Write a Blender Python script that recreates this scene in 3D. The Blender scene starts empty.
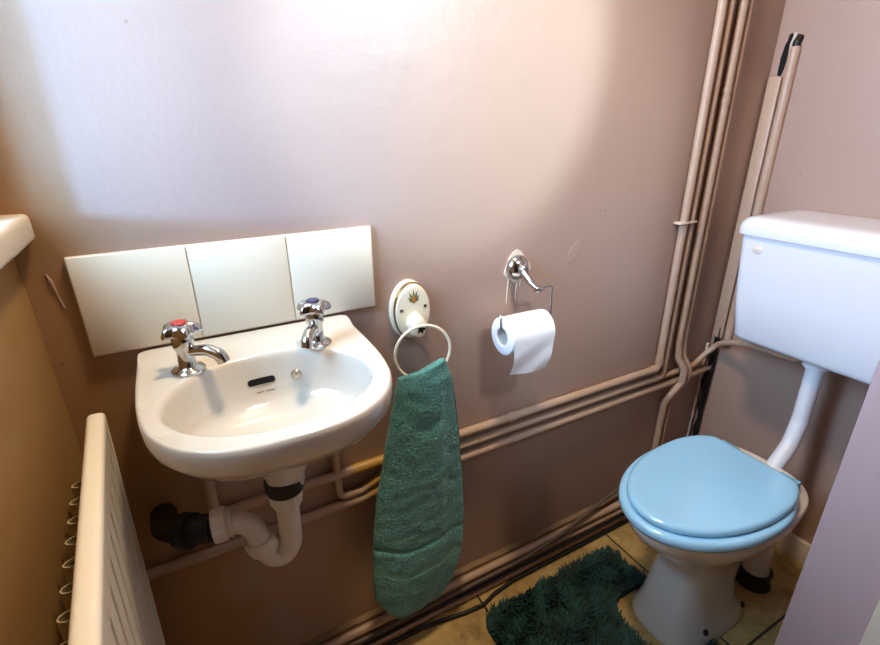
import bpy, bmesh, math, random
from mathutils import Vector, Matrix, noise
PI = math.pi
random.seed(7)
SC = bpy.context.scene
COL = SC.collection

# ------------------------------------------------------------------ materials
def lin(r, g, b):
    def f(c):
        c /= 255.0
        return c / 12.92 if c <= 0.04045 else ((c + 0.055) / 1.055) ** 2.4
    return (f(r), f(g), f(b), 1.0)

class NT:
    def __init__(s, name):
        s.m = bpy.data.materials.new(name); s.m.use_nodes = True
        s.t = s.m.node_tree; s.b = s.t.nodes['Principled BSDF']
        s.tc = s.t.nodes.new('ShaderNodeTexCoord')
    def n(s, typ, **kw):
        x = s.t.nodes.new(typ)
        for k, v in kw.items():
            if hasattr(x, k): setattr(x, k, v)
            else: x.inputs[k.replace('_', ' ')].default_value = v
        return x
    def l(s, a, b): s.t.links.new(a, b)
    def noise(s, scale, detail=4, rough=.55, coord='Object'):
        x = s.n('ShaderNodeTexNoise'); x.inputs['Scale'].default_value = scale
        x.inputs['Detail'].default_value = detail; x.inputs['Roughness'].default_value = rough
        s.l(s.tc.outputs[coord], x.inputs['Vector']); return x.outputs['Fac']
    def ramp(s, fac, stops):
        r = s.n('ShaderNodeValToRGB'); e = r.color_ramp.elements
        while len(e) < len(stops): e.new(.5)
        for q, (p, c) in zip(e, stops): q.position = p; q.color = c
        s.l(fac, r.inputs['Fac']); return r.outputs['Color']
    def mix(s, fac, a, b):
        x = s.n('ShaderNodeMix', data_type='RGBA')
        if hasattr(fac, 'links'): s.l(fac, x.inputs[0])
        else: x.inputs[0].default_value = fac
        for i, v in ((6, a), (7, b)):
            if hasattr(v, 'links'): s.l(v, x.inputs[i])
            else: x.inputs[i].default_value = v
        return x.outputs[2]
    def color(s, c):
        if hasattr(c, 'links'): s.l(c, s.b.inputs['Base Color'])
        else: s.b.inputs['Base Color'].default_value = c
    def bump(s, h, strength=.2, dist=.002):
        x = s.n('ShaderNodeBump'); x.inputs['Strength'].default_value = strength
        x.inputs['Distance'].default_value = dist
        s.l(h, x.inputs['Height']); s.l(x.outputs['Normal'], s.b.inputs['Normal'])
    def p(s, **kw):
        for k, v in kw.items(): s.b.inputs[k.replace('_', ' ')].default_value = v
        return s

def simple(name, rgb, rough=.5, metal=0., var=.06, scale=18, coat=0., bump=0., bscale=60, bd=.001):
    t = NT(name); c = lin(*rgb); d = tuple(x * (1 - 2 * var) for x in c[:3]) + (1,)
    t.color(t.mix(t.noise(scale), d, c)); t.p(Roughness=rough, Metallic=metal, Coat_Weight=coat)
    if bump: t.bump(t.noise(bscale, 3), bump, bd)
    return t.m

def paint_wall(name, rgb, mottle=None, edge=None):
    t = NT(name); c = lin(*rgb)
    base = t.mix(t.noise(2.2, 5, .6), tuple(x * .9 for x in c[:3]) + (1,), tuple(min(1, x * 1.06) for x in c[:3]) + (1,))
    if mottle:
        base = t.mix(t.ramp(t.noise(3.3, 6, .65), [(.50, (0, 0, 0, 1)), (.78, (.5, .5, .5, 1))]), base, lin(*mottle))
    if edge:   # ochre tone, stronger towards the left corner and lower down
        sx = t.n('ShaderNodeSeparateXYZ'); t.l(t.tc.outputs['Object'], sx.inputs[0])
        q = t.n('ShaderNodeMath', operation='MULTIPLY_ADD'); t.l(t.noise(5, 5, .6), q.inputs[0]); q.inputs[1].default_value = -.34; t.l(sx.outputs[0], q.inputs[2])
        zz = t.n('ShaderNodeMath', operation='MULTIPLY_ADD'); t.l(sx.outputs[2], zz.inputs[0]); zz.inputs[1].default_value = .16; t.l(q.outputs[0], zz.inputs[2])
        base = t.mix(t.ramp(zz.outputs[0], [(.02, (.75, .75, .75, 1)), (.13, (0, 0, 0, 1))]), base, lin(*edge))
    # chipped specks
    v = t.n('ShaderNodeTexVoronoi'); v.inputs['Scale'].default_value = 9
    t.l(t.tc.outputs['Object'], v.inputs['Vector'])
    spk = t.ramp(v.outputs['Distance'], [(.012, (1, 1, 1, 1)), (.03, (0, 0, 0, 1))])
    base = t.mix(spk, base, lin(120, 96, 80))
    t.color(base); t.p(Roughness=.42)
    a = t.n('ShaderNodeMath', operation='ADD'); b = t.n('ShaderNodeMath', operation='MULTIPLY')
    t.l(t.noise(14, 5, .6), a.inputs[0]); t.l(t.noise(110, 3), b.inputs[0]); b.inputs[1].default_value = .22
    t.l(b.outputs[0], a.inputs[1]); t.bump(a.outputs[0], .32, .004)
    return t.m

M = {}
M['wall'] = paint_wall('mauve_wall_paint', (166, 137, 120))
M['wall_back'] = paint_wall('mauve_wall_paint_ochre_corner', (166, 137, 120), None, (158, 116, 62))
M['wall_left'] = paint_wall('ochre_wall_paint_mottled', (150, 114, 68), (136, 94, 36))  # browner base colour, mottled with a darker ochre by noise
M['wall_nib'] = paint_wall('mauve_wall_paint_window_lit', (184, 162, 164))  # partition paint lightened and cooled: window light put into the colour
M['ceiling'] = simple('ceiling_white', (225, 215, 205), .7)
M['pipe'] = simple('painted_pipe', (186, 156, 131), .38, bump=.15, bscale=45, bd=.002)
M['yellow'] = simple('yellow_tape', (184, 142, 66), .45)
M['ceramic'] = simple('white_ceramic', (206, 198, 185), .09, var=.02, scale=6, coat=.6)
M['ceramic_pan'] = simple('white_ceramic_pan', (228, 219, 206), .12, var=.04, scale=7, coat=.5)
M['black'] = simple('black_void', (5, 4, 4), .95)
M['rubber'] = simple('black_rubber', (16, 15, 15), .5, var=.2)
M['chrome'] = simple('chrome', (205, 205, 203), .12, 1., var=.12, scale=50)
M['chrome_dull'] = simple('dull_chrome', (150, 142, 128), .28, 1., var=.2, scale=80)
M['red'] = simple('red_cap', (178, 28, 22), .3)
M['navy'] = simple('blue_cap', (44, 40, 82), .3)
M['white_plastic'] = simple('white_plastic', (226, 214, 200), .35, var=.07, scale=25)
M['cistern'] = simple('white_cistern_plastic', (222, 224, 228), .22, var=.015, scale=3, coat=.2)
M['blue'] = simple('pale_blue_plastic', (154, 207, 236), .16, var=.015, scale=3, coat=.5)
M['blue_dark'] = simple('blue_hinge_plastic', (116, 182, 212), .25, var=.04)
M['cream'] = simple('cream_enamel', (240, 228, 200), .3, var=.03)
M['rad'] = simple('radiator_enamel', (238, 230, 212), .32, var=.05, scale=30)
M['fin'] = simple('dusty_fin_metal', (196, 178, 138), .55, var=.3, scale=60)
M['gold'] = simple('gold_trim', (150, 118, 60), .3, .8, var=.15)
M['paper'] = simple('tissue_paper', (244, 244, 246), .9, var=.01, bump=.5, bscale=170, bd=.0015)
M['card'] = simple('cardboard', (222, 214, 206), .85)
M['plaster'] = simple('bare_plaster', (214, 196, 178), .85, bump=.5, bscale=90, bd=.002)
M['cable'] = simple('black_cable', (14, 13, 13), .45)
M['cable_grey'] = simple('grey_cable', (98, 84, 74), .5)
M['skirt'] = simple('rough_skirting', (148, 118, 82), .7, var=.25, scale=30, bump=.6, bscale=50, bd=.003)
M['gloss'] = simple('white_gloss_wood', (216, 206, 188), .25, var=.03)
M['ink'] = simple('grey_print', (120, 110, 98), .5)
M['leaf1'] = simple('pineapple_green', (96, 104, 60), .5)
M['leaf2'] = simple('pineapple_brown', (176, 124, 60), .5)

def tile_mat():
    t = NT('cream_glazed_tile'); c = lin(240, 232, 214)
    base = t.mix(t.noise(8, 5, .6), lin(232, 220, 196), c)
    spk = t.ramp(t.noise(70, 2), [(.73, (0, 0, 0, 1)), (.78, (.5, .5, .5, 1))])
    t.color(t.mix(spk, base, lin(200, 176, 140))); t.p(Roughness=.22); t.bump(t.noise(10, 3), .1, .003)
    return t.m
M['tile'] = tile_mat()
M['dark_unseen'] = simple('dark_unseen_wall', (46, 32, 22), .5, var=.2)  # made-up dark colour for the unseen front wall, cuts bounced light

def floor_mat():
    t = NT('tan_floor_tiles')
    base = t.ramp(t.noise(11, 8, .7), [(.3, lin(112, 88, 50)), (.5, lin(172, 142, 84)), (.7, lin(196, 168, 110))])
    grit = t.ramp(t.noise(130, 3), [(.6, (0, 0, 0, 1)), (.75, (.6, .6, .6, 1))])
    base = t.mix(grit, base, lin(96, 72, 44))
    sx = t.n('ShaderNodeSeparateXYZ'); t.l(t.tc.outputs['Object'], sx.inputs[0])
    def grid(o, off, size, w):
        a = t.n('ShaderNodeMath', operation='SUBTRACT'); t.l(o, a.inputs[0]); a.inputs[1].default_value = off
        b = t.n('ShaderNodeMath', operation='PINGPONG'); t.l(a.outputs[0], b.inputs[0]); b.inputs[1].default_value = size / 2
        c = t.n('ShaderNodeMath', operation='LESS_THAN'); t.l(b.outputs[0], c.inputs[0]); c.inputs[1].default_value = w
        return c.outputs[0]
    gx = grid(sx.outputs[0], .747, .478, .003); gy = grid(sx.outputs[1], -.475, .478, .003)
    m = t.n('ShaderNodeMath', operation='MAXIMUM'); t.l(gx, m.inputs[0]); t.l(gy, m.inputs[1])
    t.color(t.mix(m.outputs[0], base, lin(34, 24, 16))); t.p(Roughness=.5)
    t.bump(t.noise(60, 4), .2, .002); return t.m
M['floor'] = floor_mat()

def terry(name, a, b, scale, bstr, bd):
    t = NT(name); n = t.noise(scale, 3, .6); t.color(t.ramp(n, [(.3, lin(*a)), (.68, lin(*b))]))
    t.p(Roughness=.95, Sheen_Weight=.35, Sheen_Roughness=.5); t.bump(n, bstr, bd); return t.m
M['towel'] = terry('green_terry', (50, 110, 104), (108, 176, 168), 260, .8, .004)
M['towel_band'] = terry('green_woven_band', (84, 142, 124), (108, 168, 148), 500, .3, .001)
M['mat_base'] = simple('mat_backing', (10, 30, 30), .95)
M['mat_pile'] = terry('dark_green_pile', (8, 34, 33), (30, 84, 80), 25, .2, .002); M['mat_pile'].node_tree.nodes['Principled BSDF'].inputs['Sheen Weight'].default_value = .05

# ------------------------------------------------------------------ mesh helpers
class MB:
    def __init__(s): s.v = []; s.f = []
    def add(s, v, f):
        o = len(s.v); s.v += [tuple(p) for p in v]; s.f += [tuple(i + o for i in q) for q in f]; return s
    def loft(s, loops, cap0=True, cap1=True, closed=True):
        o = len(s.v); n = len(loops[0])
        for lp in loops: s.v += [tuple(p) for p in lp]
        for k in range(len(loops) - 1):
            for i in range(n if closed else n - 1):
                j = (i + 1) % n; a = o + k * n; b = a + n
                s.f.append((a + i, a + j, b + j, b + i))
        if cap0: s.f.append(tuple(o + i for i in reversed(range(n))))
        if cap1: s.f.append(tuple(o + (len(loops) - 1) * n + i for i in range(n)))
        return s
    def box(s, x0, x1, y0, y1, z0, z1, bev=0, seg=3):
        bm = bmesh.new(); bmesh.ops.create_cube(bm, size=1)
        for v in bm.verts:
            v.co = Vector(((x0 + x1) / 2 + v.co.x * (x1 - x0), (y0 + y1) / 2 + v.co.y * (y1 - y0), (z0 + z1) / 2 + v.co.z * (z1 - z0)))
        if bev: bmesh.ops.bevel(bm, geom=bm.edges[:], offset=bev, segments=seg, profile=.5, affect='EDGES')
        bm.verts.index_update()
        s.add([v.co for v in bm.verts], [[v.index for v in f.verts] for f in bm.faces]); bm.free(); return s
    def tube(s, pts, r, n=16, fillet=.02, fseg=6, cap=True):
        P = fil([Vector(p) for p in pts], fillet, fseg)
        rr = r if callable(r) else (lambda t: r)
        d = [0.]
        for a, b in zip(P, P[1:]): d.append(d[-1] + (b - a).length)
        T = []
        for i in range(len(P)):
            T.append((P[min(i + 1, len(P) - 1)] - P[max(i - 1, 0)]).normalized())
        u = T[0].orthogonal().normalized(); loops = []
        for i, p in enumerate(P):
            u = (u - T[i] * u.dot(T[i])).normalized(); w = T[i].cross(u)
            q = rr(d[i] / d[-1])
            loops.append([p + (u * math.cos(2 * PI * k / n) + w * math.sin(2 * PI * k / n)) * q for k in range(n)])
        return s.loft(loops, cap, cap)
    def lathe(s, prof, mat=Matrix(), n=32, star=None, cap=True):
        """prof: (r, h) pairs along local z"""
        loops = []
        for r, h in prof:
            lp = []
            for k in range(n):
                a = 2 * PI * k / n; q = r * (star(a) if star else 1)
                lp.append(mat @ Vector((q * math.cos(a), q * math.sin(a), h)))
            loops.append(lp)
        return s.loft(loops, cap, cap)
    def torus(s, c, R, r, mat=Matrix(), n=64, m=12):
        o = len(s.v)
        for i in range(n):
            a = 2 * PI * i / n
            for j in range(m):
                b = 2 * PI * j / m; q = R + r * math.cos(b)
                s.v.append(tuple(Vector(c) + (mat @ Vector((q * math.cos(a), q * math.sin(a), r * math.sin(b))))))
        for i in range(n):
            for j in range(m):
                s.f.append((o + i * m + j, o + ((i + 1) % n) * m + j, o + ((i + 1) % n) * m + (j + 1) % m, o + i * m + (j + 1) % m))
        return s
    def build(s, name, mat, parent=None, angle=40, smooth=True):
        me = bpy.data.meshes.new(name); me.from_pydata(s.v, [], s.f)
        bm = bmesh.new(); bm.from_mesh(me); bmesh.ops.recalc_face_normals(bm, faces=bm.faces[:]); bm.to_mesh(me); bm.free()
        if smooth:
            me.shade_smooth(); me.set_sharp_from_angle(angle=math.radians(angle))
        me.materials.append(mat)
        o = bpy.data.objects.new(name, me); COL.objects.link(o)
        if parent: put(o, parent)
        return o

def put(o, parent):
    o.parent = parent
    o.matrix_parent_inverse = world(parent).inverted()
def world(o):
    m = Matrix.Translation(o.location) @ o.rotation_euler.to_matrix().to_4x4()
    return (world(o.parent) @ o.matrix_parent_inverse @ m) if o.parent else m

def fil(P, rad, seg):
    if len(P) < 3 or rad <= 0: return P
    out = [P[0]]
    for a, b, c in zip(P, P[1:], P[2:]):
        u = a - b; w = c - b; lu, lw = u.length, w.length; u /= lu; w /= lw
        ang = u.angle(w)
        if ang > PI - .02: out.append(b); continue
        t = min(rad / math.tan(ang / 2), lu * .49, lw * .49)
        r = t * math.tan(ang / 2); p0 = b + u * t; p1 = b + w * t
        bis = (u + w).normalized(); cen = b + bis * (r / math.sin(ang / 2))
        e0 = p0 - cen; e1 = p1 - cen; th = e0.angle(e1)
        for k in range(seg + 1):
            q = k / seg
            out.append(cen + (e0 * math.sin((1 - q) * th) + e1 * math.sin(q * th)) / math.sin(th))
    out.append(P[-1]); return out

def tag(o, label, cat, group=None):
    o['label'] = label; o['category'] = cat
    if group: o['group'] = group
    return o
def thing(name, label, cat, loc, rz=0, group=None):
    o = bpy.data.objects.new(name, None); o.empty_display_size = .05; COL.objects.link(o)
    o.location = loc; o.rotation_euler = (0, 0, rz); return tag(o, label, cat, group)
def struct(o): o['kind'] = 'structure'; return o
def frame(c, axis, up=(0, 0, 1)):
    """matrix whose local z points along axis, at c"""
    z = Vector(axis).normalized(); x = Vector(up).cross(z)
    if x.length < 1e-4: x = Vector((1, 0, 0))
    x.normalize(); y = z.cross(x)
    m = Matrix((x, y, z)).transposed().to_4x4(); m.translation = Vector(c); return m

# ------------------------------------------------------------------ camera
cam = bpy.data.cameras.new('camera'); co = bpy.data.objects.new('camera', cam); COL.objects.link(co)
RW = ((.87774817, -.47905715, -.0078996), (-.18553976, -.32465996, -.92745399), (.44173878, .81553673, -.37385383))
R = Matrix(((RW[0][0], -RW[1][0], -RW[2][0]), (RW[0][1], -RW[1][1], -RW[2][1]), (RW[0][2], -RW[1][2], -RW[2][2])))
m4 = R.to_4x4(); m4.translation = (.19956, -.83575, 1.21254); co.matrix_world = m4
cam.sensor_fit = 'HORIZONTAL'; cam.sensor_width = 36; cam.lens = 485.96 / 880 * 36; cam.clip_start = .02
SC.camera = co

# ------------------------------------------------------------------ the room
XR, YB, YF, ZC = 1.658, .010, -1.45, 2.30
struct(MB().box(-.15, XR + .12, YF - .1, YB + .1, -.08, 0).build('floor', M['floor']))
struct(MB().box(-.15, XR + .12, YF - .1, YB + .1, ZC, ZC + .08).build('ceiling', M['ceiling']))

def grid_wall(fn, nx, nz, back):
    """front face as a fine, slightly uneven sheet, closed with a flat back"""
    m = MB(); 
    for j in range(nz + 1):
        for i in range(nx + 1): m.v.append(tuple(fn(i / nx, j / nz)))
    for j in range(nz):
        for i in range(nx):
            a = j * (nx + 1) + i; m.f.append((a, a + 1, a + nx + 2, a + nx + 1))
    o = len(m.v); cs = [0, nx, nz * (nx + 1) + nx, nz * (nx + 1)]
    m.v += [tuple(back(Vector(m.v[c]))) for c in cs]
    m.f.append((o, o + 3, o + 2, o + 1))
    rows = [list(range(0, nx + 1)), [nx + j * (nx + 1) for j in range(nz + 1)], [nz * (nx + 1) + nx - i for i in range(nx + 1)], [(nz - j) * (nx + 1) for j in range(nz + 1)]]
    for k, r in enumerate(rows): m.f.append(tuple([o + k] + [o + (k + 1) % 4] + r[::-1]))
    return m
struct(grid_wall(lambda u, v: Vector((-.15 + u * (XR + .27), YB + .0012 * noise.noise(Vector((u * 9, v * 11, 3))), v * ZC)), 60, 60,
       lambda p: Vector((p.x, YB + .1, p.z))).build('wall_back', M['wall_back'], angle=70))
struct(MB().box(XR, XR + .12, YF, YB, 0, ZC).build('wall_right', M['wall']))
struct(MB().box(-.15, XR + .12, YF - .1, YF, 0, ZC).build('wall_front', M['dark_unseen']))
# left wall with the window opening above the sill
WY0, WY1, WZ0, WZ1 = -.45, -.06, 1.11, 2.05
wl = MB()
wl.box(-.15, 0, YF, YB, 0, 1.075); wl.box(-.15, 0, YF, YB, WZ1, ZC)
wl.box(-.15, 0, WY1, YB, 1.075, WZ1); wl.box(-.15, 0, YF, WY0, 1.075, WZ1)
struct(wl.build('wall_left', M['wall_left']))
# partition end beside the toilet and its white door frame
struct(MB().box(1.15, XR, YF, -.556, 0, ZC, .004, 2).build('wall_partition', M['wall_nib']))
struct(MB().box(1.132, 1.15, -.77, -.672, 0, 2.02, .004, 2).build('trim_1', M['gloss']))
win = bpy.data.objects.new('window_1', None); COL.objects.link(win); win.location = (-.1, -.255, 1.11); struct(win)
fr = MB(); fr.box(-.13, -.09, WY0, WY0 + .04, WZ0, WZ1); fr.box(-.13, -.09, WY1 - .03, WY1, WZ0, WZ1)
fr.box(-.13, -.09, WY0, WY1, WZ1 - .04, WZ1)
fr.build('window_frame', M['gloss'], win)
sl = MB().box(-.15, .031, YF + .3, YB - .002, 1.073, 1.110, .008, 4); sl.build('window_sill', M['gloss'], win)
struct(MB().box(XR - .014, XR, -.556, -.30, 0, .074, .004, 2).build('baseboard_right', M['gloss']))
# rough plaster lip along the foot of the back wall
lp0, lp1, lpb = [], [], []
for i in range(141):
    x = .0 + i * XR / 140; h = .084 + .006 * noise.noise(Vector((x * 22, 0, 1))) + .003 * noise.noise(Vector((x * 70, 5, 1)))
    lp0.append((x, YB, h)); lp1.append((x, YB - .012, h - .006)); lpb.append((x, YB - .014, 0))
struct(MB().loft([lp0, lp1, lpb], False, False, False).build('baseboard_back', M['skirt']))

# holes and cracks of the plaster by the corner
def blob(pts, ax, val, d, name, mat):
    """a closed irregular outline standing on a wall plane, d thick"""
    a, b = [], []
    for p in pts:
        q = list(p); q.insert(ax, val); a.append(tuple(q)); q[ax] = val + d; b.append(tuple(q))
    return MB().loft([a, b]).build(name, mat)
hole = blob([(-.010, 1.330), (-.020, 1.326), (-.024, 1.345), (-.0275, 1.38), (-.029, 1.405), (-.030, 1.418), (-.025, 1.425), (-.019, 1.421), (-.0175, 1.408), (-.014, 1.40), (-.010, 1.37)], 0, XR + .0005, -.002, 'wall_hole', M['black'])
struct(hole)
gap = MB()
gp = [(XR - .003 - .004 * math.sin(z * 19), -.004, z) for z in [i * .02 for i in range(1, 30)]]
gap.tube(gp, lambda t: .007 + .003 * math.sin(t * 37), 8, 0)
struct(gap.build('corner_crack', M['black']))
ed = MB(); ed.tube([(XR - .020 + .003 * noise.noise(Vector((0, 0, i * .7))), YB - .003, .08 + i * .0165) for i in range(30)], lambda t: .004 + .0015 * math.sin(t * 60), 8, 0)
struct(ed.build('corner_plaster_edge', M['plaster']))

# boxed-in battens on the right wall beside the cistern
t = tag(MB().box(XR - .014, XR, -.029, .004, .585, 1.326, .003, 2).build('pipe_boxing', M['pipe']),
        'narrow painted batten in the wall corner ending below the dark plaster hole', 'batten')
t = thing('pipe_boxing', 'painted upright batten rising beside the dark plaster hole, behind the cistern', 'batten', (XR - .01, -.045, .57))
b = MB().tube([(XR - .006, -.044, .57), (XR - .006, -.044, 1.392)], .012, 16, 0); b.build('batten', M['pipe'], t)
MB().tube([(XR - .006, -.044, 1.39), (XR - .006, -.044, 1.402), (XR + .002, -.046, 1.414)], .0095, 14, .006).build('open_end', M['rubber'], t)
MB().tube([(XR - .003, -.032, 1.36), (XR - .004, -.033, 1.40), (XR - .003, -.036, 1.424)], lambda q: .0035 + .002 * math.sin(q * PI), 10, .02).build('plaster_edge', M['plaster'], t)

# ------------------------------------------------------------------ tiles
t = thing('tile_splashback', 'row of three cream glazed wall tiles above the wash basin', 'tiles', (.283, YB, .893))
T = .152
for k in range(3):
    x0 = .055 + k * T + (.0008 if k else 0)
    MB().box(x0, .055 + (k + 1) * T - .0008, 0, YB, .893, 1.045, .0018, 2).build('tile', M['tile'], t)
MB().box(.0535, .5125, .003, YB, .8905, 1.0455, .001, 1).build('grout', M['plaster'], t)

# ------------------------------------------------------------------ wash basin
BX, HW, RIM = .2805, .1735, .878
def smooth_closed(ctrl, n):
    k = len(ctrl); out = []
    for i in range(k):
        p0, p1, p2, p3 = (Vector(ctrl[(i + j - 1) % k]) for j in range(4))
        for s_ in range(n):
            q = s_ / n
            out.append(.5 * ((2 * p1) + (p2 - p0) * q + (2 * p0 - 5 * p1 + 4 * p2 - p3) * q * q + (3 * p1 - p0 - 3 * p2 + p3) * q ** 3))
    return out
half = [(.0, -.3375), (.055, -.3345), (.1, -.318), (.135, -.288), (.160, -.240), (.171, -.175), (.1735, -.11), (.1735, -.05), (.1735, -.012), (.1715, -.001), (.160, .0075), (.13, .0085), (.06, .0085)]
ctrl = half + [(0., .0085)] + [(-a, b_) for a, b_ in reversed(half[1:])]
OUT = smooth_closed([(BX + a, b_) for a, b_ in ctrl], 12)
# resample by angle from the bowl centre so every ring lines up
BC = Vector((BX, -.193)); NB = 128
def ray_hit(poly, c, ang):
    d = Vector((math.cos(ang), math.sin(ang))); best = 0
    for a, b_ in zip(poly, poly[1:] + poly[:1]):
        e = b_ - a; den = d.x * e.y - d.y * e.x
        if abs(den) < 1e-12: continue
        w = a - c; tt = (w.x * e.y - w.y * e.x) / den; uu = (w.x * d.y - w.y * d.x) / den
        if tt > 0 and -1e-6 <= uu <= 1 + 1e-6: best = max(best, tt)
    return best
angs = sorted([2 * PI * i / NB for i in range(NB)] + [math.atan2(.19 + .0075, sx * .1715) % (2 * PI) for sx in (1, -1)])
RO = [ray_hit(OUT, BC, a) for a in angs]
def ell(a, ax, ay): return 1 / math.sqrt((math.cos(a) / ax) ** 2 + (math.sin(a) / ay) ** 2)
def ring(fr, z, cy=0., lift=0):
    out = []
    for a, ro in zip(angs, RO):
        q = fr(a, ro); x = BC.x + q * math.cos(a); y = BC.y + q * math.sin(a) + cy
        zz = z + (lift * max(0, min(1, (y + .034) / .014)) if lift else 0)
        out.append((x, y, zz))
    return out
IA, IB = .142, .111
IN = lambda s_: (lambda a, ro: ell(a, IA, IB) * s_)
OU = lambda s_: (lambda a, ro: ro * s_)
def OD(s_, e):  # shrink the underside towards an ellipse
    return lambda a, ro: (ro * (1 - e) + ell(a, .17, .14) * e) * s_
L = [ring(OD(.17, 1), .684, .028), ring(OD(.185, 1), .705, .028), ring(OD(.24, 1), .722, .03), ring(OD(.31, 1), .750, .03), ring(OD(.44, .9), .766, .028), ring(OD(.59, .6), .784, .02),
     ring(OD(.75, .25), .803, .012), ring(OU(.875), .821, .003), ring(OU(.945), .837), ring(OU(.99), .848), ring(OU(1.0), .860), ring(OU(.999), .870),
     ring(OU(.991), .8765), ring(OU(.978), RIM + .0005, 0, .008), ring(lambda a, ro: ro * .955, RIM, 0, .009),
     ring(lambda a, ro: ro * .55 + .45 * max(ell(a, IA, IB) * 1.1, .1 * ro), RIM - .001, 0, .009),
     ring(lambda a, ro: min(ro * .95, ell(a, IA, IB) * 1.07), RIM - .0006), ring(IN(1.035), RIM - .0012),
     ring(IN(1.01), RIM - .003), ring(IN(.99), .869), ring(IN(.98), .863), ring(IN(.965), .852), ring(IN(.945), .835), ring(IN(.905), .815), ring(IN(.83), .804),
     ring(IN(.70), .796), ring(IN(.5), .790), ring(IN(.32), .786), ring(IN(.18), .783)]
basin = thing('wash_basin', 'small white ceramic wall basin under the three cream tiles', 'wash basin', (BX, -.15, .69))
mb = MB().loft(L); bo = mb.build('bowl', M['ceramic'], basin, angle=60)
def bowl_pt(x, z, off):
    s_ = .945 + (z - .835) / (.852 - .835) * .02 if z >= .835 else .905 + (z - .815) / .020 * .040
    y = BC.y + IB * s_ * math.sqrt(max(0, 1 - ((x - BC.x) / (IA * s_)) ** 2))
    return Vector((x, y - off, z))
def slot(cx, cz, hw, hh, d, name, mat):
    a, b = [], []
    for k in range(32):
        th = 2 * PI * k / 32; c, s_ = math.cos(th), math.sin(th)
        x = cx + (hw - hh) * (1 if c > 0 else -1) * min(1, abs(c) * 6) + hh * c; z = cz + hh * s_
        a.append(bowl_pt(x, z, -.001)); b.append(bowl_pt(x, z, d))
    return MB().loft([a, b]).build(name, mat, basin)
slot(.2755, .8345, .0215, .0052, .0012, 'overflow_slot', M['black'])
p = bowl_pt(.330, .835, 0)
s_ = MB().lathe([(.0, -.003), (.0088, -.003), (.0088, .001), (.007, .003), (.0042, .0032), (.0042, .0055), (.0, .006)], frame(p, (-.25, -1, .2)), 24).build('chain_stay', M['chrome'], basin)
mk = MB()
for k in range(8):
    x = .2675 + k * .0036
    if k == 3: continue
    c = bowl_pt(x, .8165, .0004); w = .0011
    mk.box(c.x - w, c.x + w, c.y - .0002, c.y + .0004, c.z - .0009, c.z + .0011)
mk.build('maker_mark', M['ink'], basin)
MB().lathe([(.0, 0), (.021, 0), (.021, .003), (.016, .0035), (.015, .001), (.0, .001)], frame((BX, -.193, .7825), (0, 0, 1)), 32).build('drain', M['chrome'], basin)
MB().lathe([(0, 0), (.024, 0), (.0285, .003), (.0305, .012), (.0305, .026), (.026, .030), (0, .030)], frame((.277, -.163, .669), (0, 0, 1)), 32).build('waste_washer', M['rubber'], basin)

# ------------------------------------------------------------------ taps
def tap(label, x, y, tip, capmat):
    t = thing('basin_tap', label, 'tap', (x, y, RIM), 0, 'basin pillar taps')
    B = frame((x, y, RIM - .001), (0, 0, 1))
    MB().lathe([(0, 0), (.0235, 0), (.0235, .0035), (.021, .006), (.0145, .008), (.0125, .011), (.0118, .03), (.0125, .036), (.0145, .04), (.0152, .046), (.0150, .056), (.012, .061), (0, .061)], B, 36).build('body', M['chrome'], t)
    d = Vector(tip) - Vector((x, y, 0)); d.z = 0; ln = d.length; d.normalize()
    c = Vector((x, y, RIM + .030))
    pts = [c, c + d * .02 + Vector((0, 0, .003)), c + d * (ln - .022) + Vector((0, 0, .0045)), c + d * (ln - .004) + Vector((0, 0, -.003)), c + d * ln + Vector((0, 0, -.014))]
    MB().tube(pts, lambda q: .0075 + .0022 * q if q < .9 else .0093, 20, .018, 8).build('spout', M['chrome'], t)
    star = lambda a: 1 + .22 * math.cos(5 * a + .4) + .05 * math.cos(10 * a + .8)
    MB().lathe([(0, .056), (.0125, .056), (.017, .0595), (.0225, .0600), (.0232, .0635), (.0205, .071), (.0155, .0755), (.0, .0765)], B, 80, star).build('handle', M['chrome'], t, angle=50)
    MB().lathe([(0, .0755), (.0105, .0755), (.0105, .0775), (.009, .079), (0, .0793)], B, 28).build('cap', capmat, t)
tap('left chrome basin tap with the red cap, on the basin by the tiles', .178, -.086, (.226, -.118, 0), M['red'])
tap('right chrome basin tap with the dark blue cap, on the basin by the tiles', .372, -.086, (.345, -.130, 0), M['navy'])

# ------------------------------------------------------------------ trap and waste
t = thing('sink_trap', 'white plastic P-trap hanging under the wash basin', 'sink trap', (.277, -.165, .52))
ty = -.160
MB().tube([(.277, ty, .670), (.276, ty, .600), (.274, ty, .560), (.262, ty + .002, .537), (.243, ty + .004, .538), (.232, ty + .008, .556), (.226, ty + .010, .578)], .0185, 24, .03, 10).build('u_bend', M['white_plastic'], t)
MB().tube([(.228, ty + .010, .572), (.220, ty + .012, .608), (.204, ty + .014, .624), (.168, ty + .020, .626)], .0185, 24, .026, 10).build('elbow', M['white_plastic'], t)
def nut(c, ax, r, h):
    rib = lambda a: 1 + .035 * (1 if math.cos(10 * a) > .35 else -.4)
    m = MB().lathe([(0, 0), (r * .9, 0), (r, .003), (r, h * .75), (r * .86, h * .8), (r * .84, h), (0, h)], frame(c, ax), 80, rib)
    return m.build('nut', M['white_plastic'], t, angle=30)
nut((.277, ty, .673), (0, 0, -1), .0255, .034)
nut((.2275, ty + .009, .583), (.22, -.06, -1), .0262, .026)
nut((.163, ty + .021, .626), (1, -.1, .04), .0265, .028)
MB().torus((.1905, ty + .0165, .626), .021, .0025, frame((0, 0, 0), (1, -.1, .04)).to_3x3().to_4x4(), 40, 8).build('collar', M['white_plastic'], t)
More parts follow.
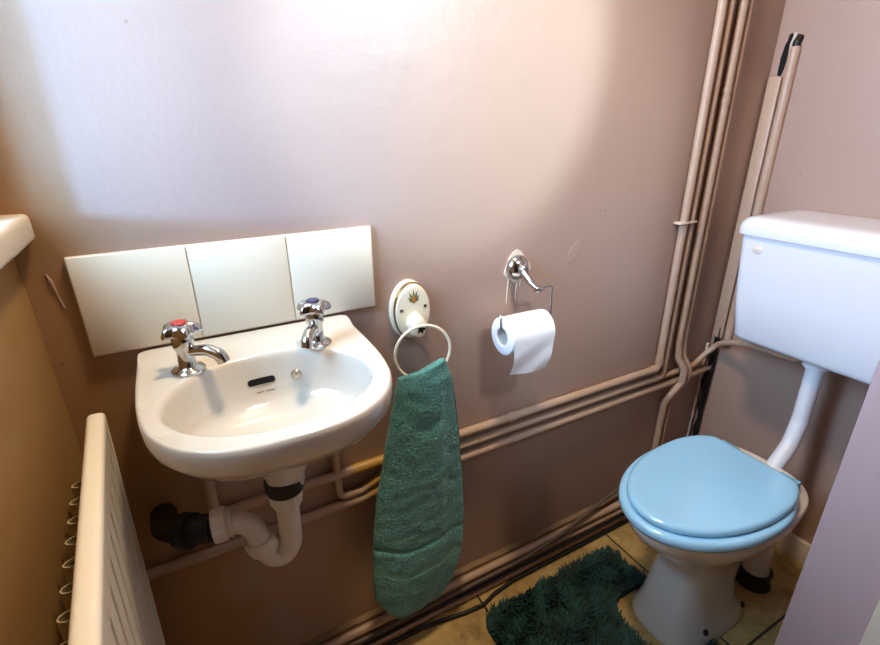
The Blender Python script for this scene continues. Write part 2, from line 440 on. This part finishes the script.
t = thing('waste_pipe', 'black waste pipe running left from the sink trap to the wall', 'pipe', (.1, -.08, .62))
MB().tube([(.166, ty + .020, .626), (.130, -.120, .618), (.092, -.06, .592), (.085, YB - .004, .565)], .0225, 20, .035).build('pipe', M['rubber'], t)
MB().lathe([(0, 0), (.028, 0), (.028, .02), (.0245, .023), (0, .023)], frame((.134, -.124, .619), (-1, .9, -.25)), 28).build('collar', M['rubber'], t)

# ------------------------------------------------------------------ painted pipes
PY = -.002
G = 'painted supply pipes'
def pipe(label, pts, r, fillet=.022, yellow=None, group=G, name='supply_pipe', mat='pipe'):
    t = thing(name, label, 'pipe', Vector(pts[0]), 0, group)
    MB().tube(pts, r, 18, fillet, 8).build('tube', M[mat], t)
    return t
def band(t, a, b, r, mat, name):
    MB().tube([a, b], r, 18, 0).build(name, M[mat], t)
Z1, Z2, Z3 = .534, .499, .465
t = pipe('topmost horizontal painted pipe, turning up at the elbow as the leftmost riser', [(.165, PY, .70), (.165, PY, Z1), (1.396, PY, Z1), (1.392, PY, ZC)], .0105, .016)
band(t, (.435, PY, Z1), (.56, PY, Z1), .0113, 'yellow', 'yellow_sleeve')
for a, b in (((1.396, PY, Z1 + .012), (1.396, PY, Z1 + .034)), ((1.386, PY, Z1), (1.362, PY, Z1)), ((.84, PY, Z1), (.862, PY, Z1))): band(t, a, b, .0122, 'pipe', 'elbow_collar')
t = pipe('middle horizontal painted pipe, dipping under the basin, rising as second riser from left', [(.402, PY, .71), (.402, PY, .474), (.452, PY, .474), (.512, PY, Z2), (1.424, PY, Z2), (1.424, PY, ZC)], .0085, .018)
band(t, (.470, PY - .0002, .4815), (.505, PY - .0002, .4961), .0094, 'yellow', 'yellow_sleeve')
band(t, (1.38, PY, Z2), (1.40, PY, Z2), .0102, 'pipe', 'elbow_collar')
t = pipe('lowest of the three horizontal painted pipes, running into the right corner', [(.0, PY, Z3 - .012), (.455, PY, Z3 - .012), (.50, PY, Z3), (1.39, PY, Z3), (XR, PY, Z3 + .006)], .0105, .03)
band(t, (.468, PY, Z3 - .0086), (.498, PY, Z3 - .0006), .0114, 'yellow', 'yellow_sleeve')
band(t, (.86, PY, Z3), (.882, PY, Z3), .0122, 'pipe', 'elbow_collar')
# riser that hops over the horizontal pipes and goes on down
def hop(x, r, label, dx):
    pts = [(x - .004, PY, ZC), (x, PY, .60), (x + .004, PY - .006, .55), (x + .018 + dx, PY - .024, .515), (x + .018 + dx, PY - .024, .47), (x - .012 + dx, PY - .012, .425), (x - .016 + dx, PY, .39), (x - .020 + dx, PY, .0)]
    return pipe(label, pts, r, .02)
t = hop(1.472, .0105, 'thick third riser from left, hopping over the horizontal pipes down to the floor', 0)
band(t, (1.4695, PY, 1.26), (1.4695, PY, 1.275), .0122, 'pipe', 'joint_collar'); band(t, (1.4695, PY, 1.285), (1.4695, PY, 1.296), .0122, 'pipe', 'joint_collar')
t = hop(1.497, .0075, 'thin rightmost riser beside the thick riser, hopping over the horizontal pipes', 0)
band(t, (1.496, PY, .90), (1.496, PY, .93), .0092, 'pipe', 'joint_collar')
# cistern feed
t = pipe('painted cistern feed pipe curving up into the corner and under the cistern', [(1.428, PY, Z2), (1.565, PY, Z2), (1.600, PY - .004, .525), (1.630, -.03, .572), (1.600, -.085, .605), (1.572, -.15, .630), (1.56, -.283, .640), (1.555, -.285, .675)], .0085, .03)
MB().lathe([(0, 0), (.013, 0), (.013, .02), (0, .02)], frame((1.556, -.285, .655), (0, 0, 1)), 6).build('nut', M['chrome_dull'], t)
# clips
t = tag(MB().box(1.368, 1.437, PY - .0125, YB, .966, .972, .002, 2).build('pipe_clip', M['plaster']), 'small pale clip strapping the two left risers to the wall', 'pipe clip')
# pipes and cables along the floor
GF = 'painted pipes along the floor'
pipe('uppermost painted pipe along the foot of the back wall', [(.02, -.013, .064), (XR - .01, -.013, .064)], .0105, 0, group=GF, name='floor_pipe')
pipe('middle painted pipe along the foot of the back wall', [(.02, -.016, .038), (XR - .01, -.016, .038)], .0095, 0, group=GF, name='floor_pipe')
pipe('lowest thick painted pipe lying on the floor along the back wall', [(.02, -.022, .0135), (XR - .01, -.020, .0135)], .013, 0, group=GF, name='floor_pipe')
def cab(label, pts, r, mat):
    o = MB().tube(pts, r, 10, .05, 8).build('cable', M[mat]); return tag(o, label, 'cable')
cab('grey cable curving down the wall foot behind the toilet', [(1.32, -.004, .125), (1.277, -.006, .118), (1.15, -.018, .096), (1.02, -.029, .072), (.9, -.029, .054), (.6, -.03, .052), (.03, -.028, .052)], .0055, 'cable_grey')
cab('black cable looping over the floor in front of the lowest pipe', [(.03, -.042, .006), (.57, -.042, .006), (.69, -.060, .006), (.745, -.064, .006), (.79, -.050, .006), (.86, -.041, .006), (1.25, -.040, .006), (1.60, -.040, .006)], .0052, 'cable')
cab('thin black cable lying in the gap between the floor pipes', [(.03, -.031, .033), (.7, -.031, .031), (1.3, -.031, .031), (1.6, -.031, .03)], .004, 'cable')
cab('black cable hanging down the corner beside the trunking', [(XR - .010, -.018, .62), (XR - .013, -.022, .5), (XR - .012, -.016, .3), (XR - .014, -.018, .10)], .0045, 'cable')

# ------------------------------------------------------------------ towel ring
def oval(cx, cz, hw, hh, prof):
    """prof: (scale, y)"""
    return [[(cx + hw * s_ * math.cos(2 * PI * k / 48), y, cz + hh * s_ * math.sin(2 * PI * k / 48)) for k in range(48)] for s_, y in prof]
HX, HZ = .585, .870
t = thing('towel_ring', 'oval cream wall towel ring with a pineapple motif holding the green towel', 'towel ring', (HX, YB, HZ))
MB().loft(oval(HX - .002, HZ, .0415, .0625, [(1, YB), (1, .002), (.97, -.001), (.90, -.002)])).build('back_plate', M['cream'], t)
MB().loft(oval(HX + .001, HZ, .0395, .0600, [(1, -.0015), (1, -.0045), (.97, -.006)])).build('trim_band', M['gold'], t)
MB().loft(oval(HX + .002, HZ - .001, .0380, .0580, [(1, -.005), (.99, -.008), (.95, -.0105), (.85, -.0115), (.4, -.012)])).build('front_plate', M['cream'], t)
MB().loft(oval(HX + .002, HZ - .026, .0185, .0250, [(1, -.010), (.97, -.022), (.9, -.032), (.78, -.038), (.5, -.041), (.2, -.041)])).build('boss', M['cream'], t)
for sx, sz in ((-.025, .006), (.027, .008)):
    MB().lathe([(0, 0), (.0036, 0), (.0036, .0012), (.002, .002), (0, .0016)], frame((HX + sx, -.0112, HZ + sz), (0, -1, 0)), 16).build('screw', M['chrome_dull'], t)
st = MB().lathe([(0, 0), (.0075, 0), (.0075, .0006), (0, .0008)], frame((HX + .003, -.0405, HZ - .028), (0, -1, 0)), 40, lambda a: 1 + .3 * math.cos(5 * a)); st.build('socket', M['black'], t)
lf = MB()
for k, (a, ln) in enumerate([(-50, .014), (-25, .019), (0, .021), (22, .020), (45, .015), (-70, .010), (68, .011)]):
    A = math.radians(a); d = Vector((math.sin(A), 0, math.cos(A))); c = Vector((HX + .002, -.0122, HZ + .021)); w = Vector((d.z, 0, -d.x)) * .0024
    lf.add([c, c + d * ln * .6 + w, c + d * ln * 1.25, c + d * ln * .6 - w, c + d * ln * .5 + Vector((0, -.0008, 0))], [(0, 1, 4), (1, 2, 4), (2, 3, 4), (3, 0, 4)])
lf.build('motif_leaves', M['leaf1'], t)
MB().loft(oval(HX + .002, HZ + .0265, .0060, .0095, [(1, -.0115), (.9, -.0126), (.5, -.0132)])).build('motif_fruit', M['leaf2'], t)
RC = Vector((.586, -.050, .796)); RR = .0575
mt = Matrix.Rotation(math.radians(90), 4, 'X') @ Matrix.Rotation(0, 4, 'Z')
mt = Matrix.Rotation(math.radians(-8), 4, 'Z') @ mt
MB().torus(RC, RR, .0031, mt, 72, 12).build('ring', M['cream'], t)

# ------------------------------------------------------------------ towel
def interp(tab, q):
    for (a, va), (b, vb) in zip(tab, tab[1:]):
        if q <= b:
            k = (q - a) / (b - a); k = k * k * (3 - 2 * k) * .35 + k * .65
            return va + (vb - va) * k
    return tab[-1][1]
ZT = .756
def zb_of(u):
    q = max(0, min(1, u / .36)); q = q * q * (3 - 2 * q)
    return .168 - .048 * q - .002 * u
XL = [(0, .527), (.06, .519), (.15, .508), (.3, .489), (.5, .465), (.7, .449), (.85, .443), (.97, .443), (1, .449)]
XRt = [(0, .638), (.06, .651), (.15, .660), (.3, .671), (.5, .681), (.62, .683), (.75, .680), (.82, .674), (.90, .657), (.96, .634), (1, .612)]
TH = [(0, .007), (.05, .011), (.2, .014), (.5, .016), (.85, .017), (.97, .013), (1, .007)]
NR, NV = 220, 300
def towel_loop(v, jit=True):
    xl, xr, th = interp(XL, v), interp(XRt, v), interp(TH, v); xc, hw = (xl + xr) / 2, (xr - xl) / 2
    out = []
    yc = -.056 + .004 * math.sin(v * 4) - .004 * v
    for k in range(NR):
        a = 2 * PI * k / NR; c, s_ = math.cos(a), math.sin(a)
        x = xc + hw * (1 if c > 0 else -1) * abs(c) ** .62
        sy = (1 if s_ > 0 else -1) * abs(s_) ** .55
        y = yc + sy * th
        u = (x - xl) / (2 * hw)
        front = max(0, -s_)
        if s_ < 0:
            fx = .77 - .03 * v                        # right-hand fold lies further back
            k1 = 1 / (1 + math.exp(-(u - fx) * 45)); y += .008 * k1 * min(1, v * 6) * front ** .3
            y += .0035 * math.sin(u * 7 + v * 3) * (1 - v * .6)
            y += .006 * math.exp(-((v - .10 - .10 * math.sin(u * 3.2)) / .03) ** 2) * math.exp(-((u - .55) / .25) ** 2)   # crease below the ring
            y += .0045 * math.exp(-((v - .685) / .010) ** 2) * (1 if u < fx else .4)                               # edge of the inner layer
            y -= .003 / (1 + math.exp(-(v - .70) * 120)) * front
        z = ZT + (zb_of(u) - ZT) * v
        # the top edge follows the ring, rising to the right; the bottom hem sags towards the left
        z += (1 - v) ** 6 * (-.004 + .019 * max(0, min(1, (u - .35) / .5)) - .010 * max(0, u - .93) / .07)
        z += v ** 10 * (.030 * max(0, .12 - u) / .12)
        p = Vector((x, y, z))
        if jit:
            band_ = .77 < v < .805
            n = noise.noise(p * 210) * .0011 + noise.noise(p * 480) * .0008 + noise.noise(p * 40) * .002
            out_ = Vector((c * .35, sy, 0)); p += out_ * (n * (.25 if band_ or v > .985 else 1) - (.0012 if band_ else 0))
        out.append(p)
    return out
vs = [i / NV for i in range(NV + 1)]
tw = thing('hand_towel', 'green terry hand towel draped through the cream towel ring', 'towel', (.57, -.056, .10))
loops = [towel_loop(v) for v in vs]
def cap_top(lp, dz, sc):
    c = sum((Vector(p) for p in lp), Vector()) / len(lp)
    return [Vector((p.x * 1 + 0, c.y + (p.y - c.y) * sc, p.z + dz)) for p in lp]
b0, b1 = int(.77 * NV), int(.805 * NV)
mb = MB(); tl = [cap_top(loops[0], .005, .15), cap_top(loops[0], .004, .55), cap_top(loops[0], .0022, .85)] + loops[:b0 + 1]
mb.loft(tl, True, False); tail = loops[b1:] + [cap_top(loops[-1], -.002, .8), cap_top(loops[-1], -.004, .3)]
mb.loft(tail, False, True); mb.build('terry_cloth', M['towel'], tw, angle=180)
MB().loft(loops[b0:b1 + 1], False, False).build('woven_band', M['towel_band'], tw, angle=180)

# ------------------------------------------------------------------ toilet roll holder and roll
t = thing('toilet_roll_holder', 'chrome wire toilet roll holder on a round wall mount', 'toilet roll holder', (.853, YB, .92))
pt = [(.853 + .034 * math.cos(a) * (1 + .18 * math.cos(3 * a + 1)), .921 + .034 * math.sin(a) * (1 + .14 * math.cos(4 * a))) for a in [2 * PI * k / 24 for k in range(24)]]
MB().loft([[(x, YB, z) for x, z in pt], [(x, YB - .003, z) for x, z in pt]]).build('plaster_patch', M['plaster'], t, smooth=False)
MB().lathe([(0, 0), (.027, 0), (.0285, .004), (.026, .012), (.019, .019), (.012, .022), (.0115, .03), (.009, .034), (0, .035)], frame((.851, YB - .002, .921), (0, -1, 0)), 36).build('wall_mount', M['chrome'], t)
MB().tube([(.849, -.022, .915), (.851, -.045, .900), (.856, -.062, .889)], lambda q: .0085 - .002 * q, 16, .01).build('arm', M['chrome'], t)
MB().lathe([(0, -.009), (.006, -.008), (.0078, -.003), (.0078, .003), (.006, .008), (0, .009)], frame((.858, -.063, .888), (1, 0, 0)), 20).build('knuckle', M['chrome'], t)
MB().tube([(.853, -.063, .888), (.897, -.062, .890), (.899, -.062, .813), (.766, -.062, .813), (.765, -.062, .836), (.766, -.058, .842)], .0026, 12, .008).build('wire', M['chrome'], t)
for i, (dx, ln) in enumerate(((-.021, .062), (.004, .055), (.014, .026))):
    MB().tube([(.853 + dx, YB - .0005, .900), (.853 + dx - .003, YB - .0005, .900 - ln)], lambda q: .0022 - .0008 * q, 8, 0).build('glue_drip', M['plaster'], t)
RX0, RX1, RY, RZ, RR_ = .769, .880, -.062, .795, .0415
t = thing('toilet_roll', 'white toilet roll on the chrome wire holder with its end sheet hanging', 'toilet roll', ((RX0 + RX1) / 2, RY, RZ))
fx = frame((RX0, RY, RZ), (1, 0, 0)); ln = RX1 - RX0
MB().lathe([(.0205, .0), (RR_ - .002, 0), (RR_, .002), (RR_, ln - .002), (RR_ - .002, ln), (.0205, ln), (.0205, 0)], fx, 56, None, False).build('paper', M['paper'], t, angle=50)
MB().lathe([(.0185, .0012), (.0205, .0012), (.0205, ln - .0012), (.0185, ln - .0012), (.0185, .0012)], fx, 40, None, False).build('core', M['card'], t)
sh0, sh1 = [], []
S = []
for k in range(10): a = PI / 2 + k / 9 * PI / 2; S.append((RY + math.cos(a) * (RR_ + .0008), RZ + math.sin(a) * (RR_ + .0008)))
for k in range(1, 14): q = k / 13; S.append((RY - RR_ - .0008 + .010 * q * q, RZ - q * .082))
def sheet(off):
    out = []
    for j, (y, z) in enumerate(S):
        row = []
        for i in range(15):
            q = i / 14; x = RX0 + .003 + q * (ln - .004); w = max(0, j - 9) / 13
            row.append((x + .004 * w * (1 - 2 * q) - .004 * w, y + off - w * .004 * math.sin(q * 6 + j * .5), z + w * (-.006 * q + .002) ))
        out.append(row)
    return out
a, b = sheet(0), sheet(-.0007); nn = 15
m = MB(); m.loft(a, False, False, False); m.loft(b, False, False, False)
m.build('hanging_sheet', M['paper'], t, angle=80)

# ------------------------------------------------------------------ toilet
TY = -.328
def egg(xf, xb, hw, z, n=72, pf=2.0, pb=2.6, wide=.58, cut=None):
    """closed outline, front towards -x; widest point at fraction 'wide' of the length"""
    xm = xf + (xb - xf) * wide; out = []
    for k in range(n):
        a = 2 * PI * k / n; c, s_ = math.cos(a), math.sin(a); p_ = pb if c > 0 else pf
        r = (abs(c) ** p_ + abs(s_) ** p_) ** (-1 / p_)
        x = xm + r * c * ((xb - xm) if c > 0 else (xm - xf)); y = TY + r * s_ * hw
        if cut is not None: x = min(x, cut)
        out.append((x, y, z))
    return out
wc = thing('toilet', 'white ceramic toilet with a pale blue seat and lid below the cistern', 'toilet', (1.22, TY, 0))
E_ = egg
pl = [E_(1.078, 1.372, .100, 0, pf=3, pb=3), E_(1.076, 1.373, .101, .012, pf=3, pb=3), E_(1.084, 1.362, .093, .030, pf=3, pb=3), E_(1.092, 1.335, .082, .07, pf=3, pb=3),
      E_(1.104, 1.330, .073, .13, pf=3.2, pb=3), E_(1.112, 1.345, .070, .19, pf=3, pb=3), E_(1.108, 1.365, .076, .225, pf=2.5, pb=3), E_(1.085, 1.385, .096, .262, pf=2.2),
      E_(1.038, 1.40, .121, .298, pf=2.1), E_(1.0, 1.413, .139, .332), E_(.977, 1.438, .1475, .362, pb=2.8), E_(.971, 1.444, .149, .380, pb=2.9), E_(.973, 1.445, .148, .392, pb=3.), E_(.979, 1.442, .144, .397, pb=3.),
      E_(1.03, 1.36, .105, .397), E_(1.045, 1.345, .095, .388), E_(1.07, 1.32, .08, .32), E_(1.10, 1.29, .05, .24)]
MB().loft(pl).build('pan', M['ceramic_pan'], wc, angle=55)
sp = MB().tube([(1.33, TY, .235), (1.415, TY - .018, .215), (1.448, TY - .034, .17), (1.462, TY - .040, .035)], .034, 28, .05, 8); sp.build('outlet', M['ceramic_pan'], wc)
MB().lathe([(0, 0), (.045, 0), (.045, .006), (.040, .012), (.040, .040), (.043, .044), (.041, .050), (0, .050)], frame((1.463, TY - .040, 0), (0, 0, 1)), 36).build('outlet_collar', M['rubber'], wc)
for (x, y, dx, dy) in ((1.17, TY - .088, 0, -1), (1.325, TY - .086, .3, -1)):
    MB().lathe([(0, 0), (.008, 0), (.007, .004), (0, .006)], frame((x, y, .040), (dx, dy, .6)), 16).build('floor_screw', M['rubber'], wc)
seat_o = lambda s_, z: E_(1.19 + (.952 - 1.19) * s_, 1.19 + (1.376 - 1.19) * s_, .1600 * s_, z, pb=2.4)
seat = MB().loft([seat_o(.93, .399), seat_o(.985, .401), seat_o(1, .408), seat_o(.998, .416), seat_o(.985, .4215), seat_o(.955, .424), seat_o(.72, .423), seat_o(.70, .420), seat_o(.69, .405), seat_o(.72, .400), seat_o(.93, .399)], False, False)
seat.build('seat', M['blue'], wc, angle=60)
lid_o = lambda s_, z: E_(1.195 + (.966 - 1.195) * s_, 1.195 + (1.397 - 1.195) * s_, .1460 * s_, z, pb=2.5, cut=1.195 + .167 * s_)
MB().loft([lid_o(.93, .4235), lid_o(.985, .425), lid_o(1, .431), lid_o(.996, .4375), lid_o(.975, .4415), lid_o(.93, .4430), lid_o(.88, .4425), lid_o(.6, .4435), lid_o(.3, .4445), lid_o(.05, .445)]).build('lid', M['blue'], wc, angle=60)
for y in (TY + .066, TY - .082):
    h = MB().box(1.362, 1.396, y - .020, y + .020, .398, .422, .005, 3).build('hinge', M['blue_dark'], wc)
    MB().tube([(1.379, y - .022, .4240), (1.379, y + .022, .4240)], .0060, 16, 0).build('hinge_pin', M['blue_dark'], h)

# ------------------------------------------------------------------ cistern and flush pipe
cs = thing('cistern', 'white low-level toilet cistern mounted on the wall above the toilet', 'cistern', (1.56, TY, .68))
CY = -.330
def rrect(xf, xb, hw, z, r=.02, n=8):
    out = []
    for cx, cy, a0 in ((xb - .004, CY + hw - .004, 0), (xf + r, CY + hw - r, PI / 2), (xf + r, CY - hw + r, PI), (xb - .004, CY - hw + .004, 1.5 * PI)):
        q = r if cx < 1.55 else .004
        for k in range(n + 1):
            a = a0 + k / n * PI / 2; out.append((cx + q * math.cos(a), cy + q * math.sin(a), z))
    return out
bk = XR - .003
MB().loft([rrect(1.482, bk, .164, .676), rrect(1.471, bk, .174, .680), rrect(1.465, bk, .1795, .690), rrect(1.458, bk, .196, .80), rrect(1.452, bk, .208, .958), rrect(1.452, bk, .208, .965)]).build('tank', M['cistern'], cs, angle=50)
MB().loft([rrect(1.450, bk, .210, .955), rrect(1.444, bk, .2165, .957, .026), rrect(1.443, bk, .2175, .972, .026), rrect(1.446, bk, .2145, .986, .026), rrect(1.454, bk, .206, .996, .026), rrect(1.470, bk, .19, 1.0005, .02), rrect(1.50, bk, .16, 1.002, .02)]).build('cistern_lid', M['cistern'], cs, angle=50)
MB().lathe([(0, -.001), (.0125, -.001), (.0125, .0015), (.010, .003), (0, .0036)], frame((1.4545, -.1735, .925), (-1, 0, .06)), 32).build('plug_cap', M['white_plastic'], cs)
fp = thing('flush_pipe', 'white plastic flush pipe bending from the cistern down to the toilet pan', 'pipe', (1.43, -.35, .385))
MB().tube([(1.530, -.335, .674), (1.530, -.337, .500), (1.505, -.341, .435), (1.435, -.345, .380)], .0195, 28, .07, 10).build('tube', M['cistern'], fp)
MB().lathe([(0, 0), (.022, 0), (.022, .004), (.030, .008), (.030, .030), (0, .030)], frame((1.530, -.335, .646), (0, 0, 1)), 36).build('collar', M['cistern'], fp)

# ------------------------------------------------------------------ pedestal mat
def in_mat(x, y):
    if not (.715 < x < 1.190 and -.62 < y < -.09): return False
    for cx, cy in ((.76, -.135), (.76, -.575), (1.145, -.135), (1.145, -.575)):
        ox = (x < cx) if cx < 1 else (x > cx); oy = (y > cy) if cy > -.3 else (y < cy)
        if ox and oy and math.hypot(x - cx, y - cy) > .045: return False
    if x > 1.085 and abs(y - TY) < .098: return False
    if x <= 1.085 and math.hypot((x - 1.085) / .6, y - TY) < .098 and x > 1.03: return False
    return True
mat_ = thing('pedestal_mat', 'dark green shaggy pedestal mat around the toilet foot', 'bath mat', (.97, TY, 0))
ou = []
def arc(cx, cy, r, a0, a1, n=8): return [(cx + r * math.cos(math.radians(a0 + (a1 - a0) * k / n)), cy + r * math.sin(math.radians(a0 + (a1 - a0) * k / n))) for k in range(n + 1)]
ou += arc(.76, -.135, .045, 180, 90) + arc(1.145, -.135, .045, 90, 0) + [(1.190, TY + .1), (1.085, TY + .1)]
ou += arc(1.085, TY, .1, 90, 270, 14)[1:-1]
ou = [(max(x, 1.03) if x < 1.085 and abs(y - TY) < .1 and x > .98 else x, y) for x, y in ou]
ou += [(1.085, TY - .1), (1.190, TY - .1)] + arc(1.145, -.575, .045, 0, -90) + arc(.76, -.575, .045, -90, -180)
MB().loft([[(x, y, 0.0005) for x, y in ou], [(x, y, .006) for x, y in ou]]).build('backing', M['mat_base'], mat_, smooth=False)
pm = MB(); rnd = random.Random(3); cnt = 0
while cnt < 15000:
    x = rnd.uniform(.715, 1.190); y = rnd.uniform(-.62, -.09)
    if not in_mat(x, y): continue
    cnt += 1; h = rnd.uniform(.016, .028); fl = noise.noise(Vector((x * 9, y * 9, 0))) * 3.2
    a = fl * 2 + rnd.uniform(-1.2, 1.2); le = rnd.uniform(.005, .017); d = Vector((math.cos(a), math.sin(a), 0)); w = Vector((-d.y, d.x, 0)) * rnd.uniform(.0014, .0024)
    p0 = Vector((x, y, .005)); p1 = p0 + d * le * .3 + Vector((0, 0, h * .62)); p2 = p0 + d * le + Vector((0, 0, h))
    o = len(pm.v); bk_ = d * .0016
    pm.v += [tuple(p0 - w), tuple(p0 + w), tuple(p0 - bk_), tuple(p1 - w), tuple(p1 + w), tuple(p1 - bk_), tuple(p2)]
    for i in range(3):
        j = (i + 1) % 3; pm.f.append((o + i, o + j, o + 3 + j, o + 3 + i)); pm.f.append((o + 3 + i, o + 3 + j, o + 6))
pile = pm.build('pile', M['mat_pile'], mat_, angle=180); pile['kind'] = 'stuff'

# ------------------------------------------------------------------ radiator
rd = thing('radiator', 'white ridged panel radiator on the left wall beneath the sill', 'radiator', (.030, -.08, .15), math.radians(3.6))
rd.rotation_euler = (0, math.radians(1.8), math.radians(3.6))
RL = .95
RAD_X = 0
def radw(m): return m
# built along -y from its root, then carried by the root's turn
def loc_build(m, name, mat, parent, **kw):
    o = m.build(name, mat, None, **kw); o.parent = parent; return o
zt = .69
pr = []
for k in range(121):
    z = .02 + k / 120 * (zt - .05)
    pr.append(z)
fl_, bl_ = [], []
n_r = int(RL / .0333)
front = MB(); rows = []
ny = 950
for zz in (0.0, .012, .03, .05, .60, .625, .645, .668, zt - .004):
    row = []
    for i in range(ny + 1):
        y = -RL * i / ny; e = min(1, min(y + RL, -y) / .02)
        fade = max(0, min(1, (zz - .03) / .02)) * max(0, min(1, (.645 - zz) / .02))
        ph = (-y % .040) / .040; w = 1 - max(0, min(1, (abs(ph - .5) - .10) / .05))
        row.append((.0092 - .0110 * w * fade * e - (.004 if zz < .005 else 0), y, zz))
    rows.append(row)
front.loft(rows, False, False, False)
loc_build(front, 'front_panel', M['rad'], rd, angle=60)
loc_build(MB().box(-.012, -.002, -RL, -.002, 0, zt - .006, .003, 2), 'back_panel', M['rad'], rd)
loc_build(MB().box(-.0125, .0105, -RL - .002, .0015, zt - .022, zt, .0075, 5), 'top_cap', M['rad'], rd)
loc_build(MB().box(-.012, .0097, -.004, .001, 0, zt - .012, .002, 2), 'end_cap', M['rad'], rd)
fm = MB()
def fin_loop(z): return [(.002, -.008, z), (-.014, -.007, z), (-.020, -.004, z), (-.022, 0, z), (-.020, .004, z), (-.014, .007, z), (.002, .008, z), (.002, .0065, z), (-.014, .0055, z), (-.0187, .003, z), (-.0203, 0, z), (-.0187, -.003, z), (-.014, -.0055, z), (.002, -.0065, z)]
fm.loft([fin_loop(.08), fin_loop(.612), [(a * .92 - .001, b, .620) for a, b, _ in fin_loop(0)]])
fin = loc_build(fm, 'convector_fin', M['fin'], rd); fin.location = (0, -.06, 0); fin.rotation_euler = (0, -math.radians(1.8), 0)
for k in range(1, 24):
    c = fin.copy(); COL.objects.link(c); c.parent = rd; c.location = (0, -.06 - k * .0375, 0)

for yb in (-.14, -.80):
    loc_build(MB().box(-.036 + .02 * yb, -.012, yb - .012, yb + .012, .42, .60, .002, 2), 'wall_bracket', M['fin'], rd)
# repairs and drips on the painted plaster
dr = MB(); dr.tube([(.027, YB, 1.024), (.030, YB, 1.012), (.033, YB, .990), (.036, YB, .972)], lambda q: .0012 + .002 * max(0, math.sin(q * 9)), 10, .01)
struct(dr.build('plaster_drip', M['wall']))
dn = MB().loft([[(1.024 + .020 * s_ * math.cos(a) * .8 + .012 * s_ * math.sin(a), YB - h, .935 + .026 * s_ * math.sin(a)) for a in [2 * PI * k / 28 for k in range(28)]] for s_, h in ((1.1, -.001), (1., .0006), (.9, .0009), (.72, .0004), (.4, .0008))])
struct(dn.build('filled_plaster_patch', M['wall']))
# ------------------------------------------------------------------ light
W = bpy.data.worlds.new('world'); SC.world = W; W.use_nodes = True
W.node_tree.nodes['Background'].inputs[0].default_value = (.33, .66, 1, 1); W.node_tree.nodes['Background'].inputs[1].default_value = 18.0
def area(name, loc, to, size, power, rgb, shape='DISK', sy=None, spread=180):
    l = bpy.data.lights.new(name, 'AREA'); l.shape = shape; l.size = size; l.energy = power; l.color = rgb; l.spread = math.radians(spread)
    if sy: l.size_y = sy
    o = bpy.data.objects.new(name, l); COL.objects.link(o); o.location = loc
    o.rotation_euler = (Vector(to) - Vector(loc)).to_track_quat('-Z', 'Y').to_euler(); return o
def spot(name, loc, to, angle, blend, power, rgb, size):
    l = bpy.data.lights.new(name, 'SPOT'); l.energy = power; l.color = rgb; l.spot_size = math.radians(angle); l.spot_blend = blend; l.shadow_soft_size = size
    o = bpy.data.objects.new(name, l); COL.objects.link(o); o.location = loc
    o.rotation_euler = (Vector(to) - Vector(loc)).to_track_quat('-Z', 'Y').to_euler(); return o
area('daylight', (-1.10, -.95, 1.27), (.5, 0, 1.25), .18, 58, (.16, .40, 1.))
area('window_sky', (-.17, -.255, 1.50), (1, -.40, 1.38), .39, 10, (.47, .63, 1.), 'RECTANGLE', .74, 110)
area('ceiling_lamp', (.56, -.24, 2.22), (.56, -.24, 0), .16, 19.5, (1., .78, .52))
spot('wall_lobe_spot', (1.02, -1.1, 1.75), (.73, 0, 1.36), 34, .28, 84, (.61, .86, 1.), .05)  # added spot, no such lamp known; shapes the bright lobe on the wall
spot('hall_light', (.88, -1.25, 1.95), (1.0, 0, 1.12), 42, 1., 92, (.72, .82, .92), .10)

vs_ = SC.view_settings; vs_.view_transform = 'Standard'; vs_.look = 'None'; vs_.exposure = 0.; vs_.gamma = 1.; vs_.use_curve_mapping = False
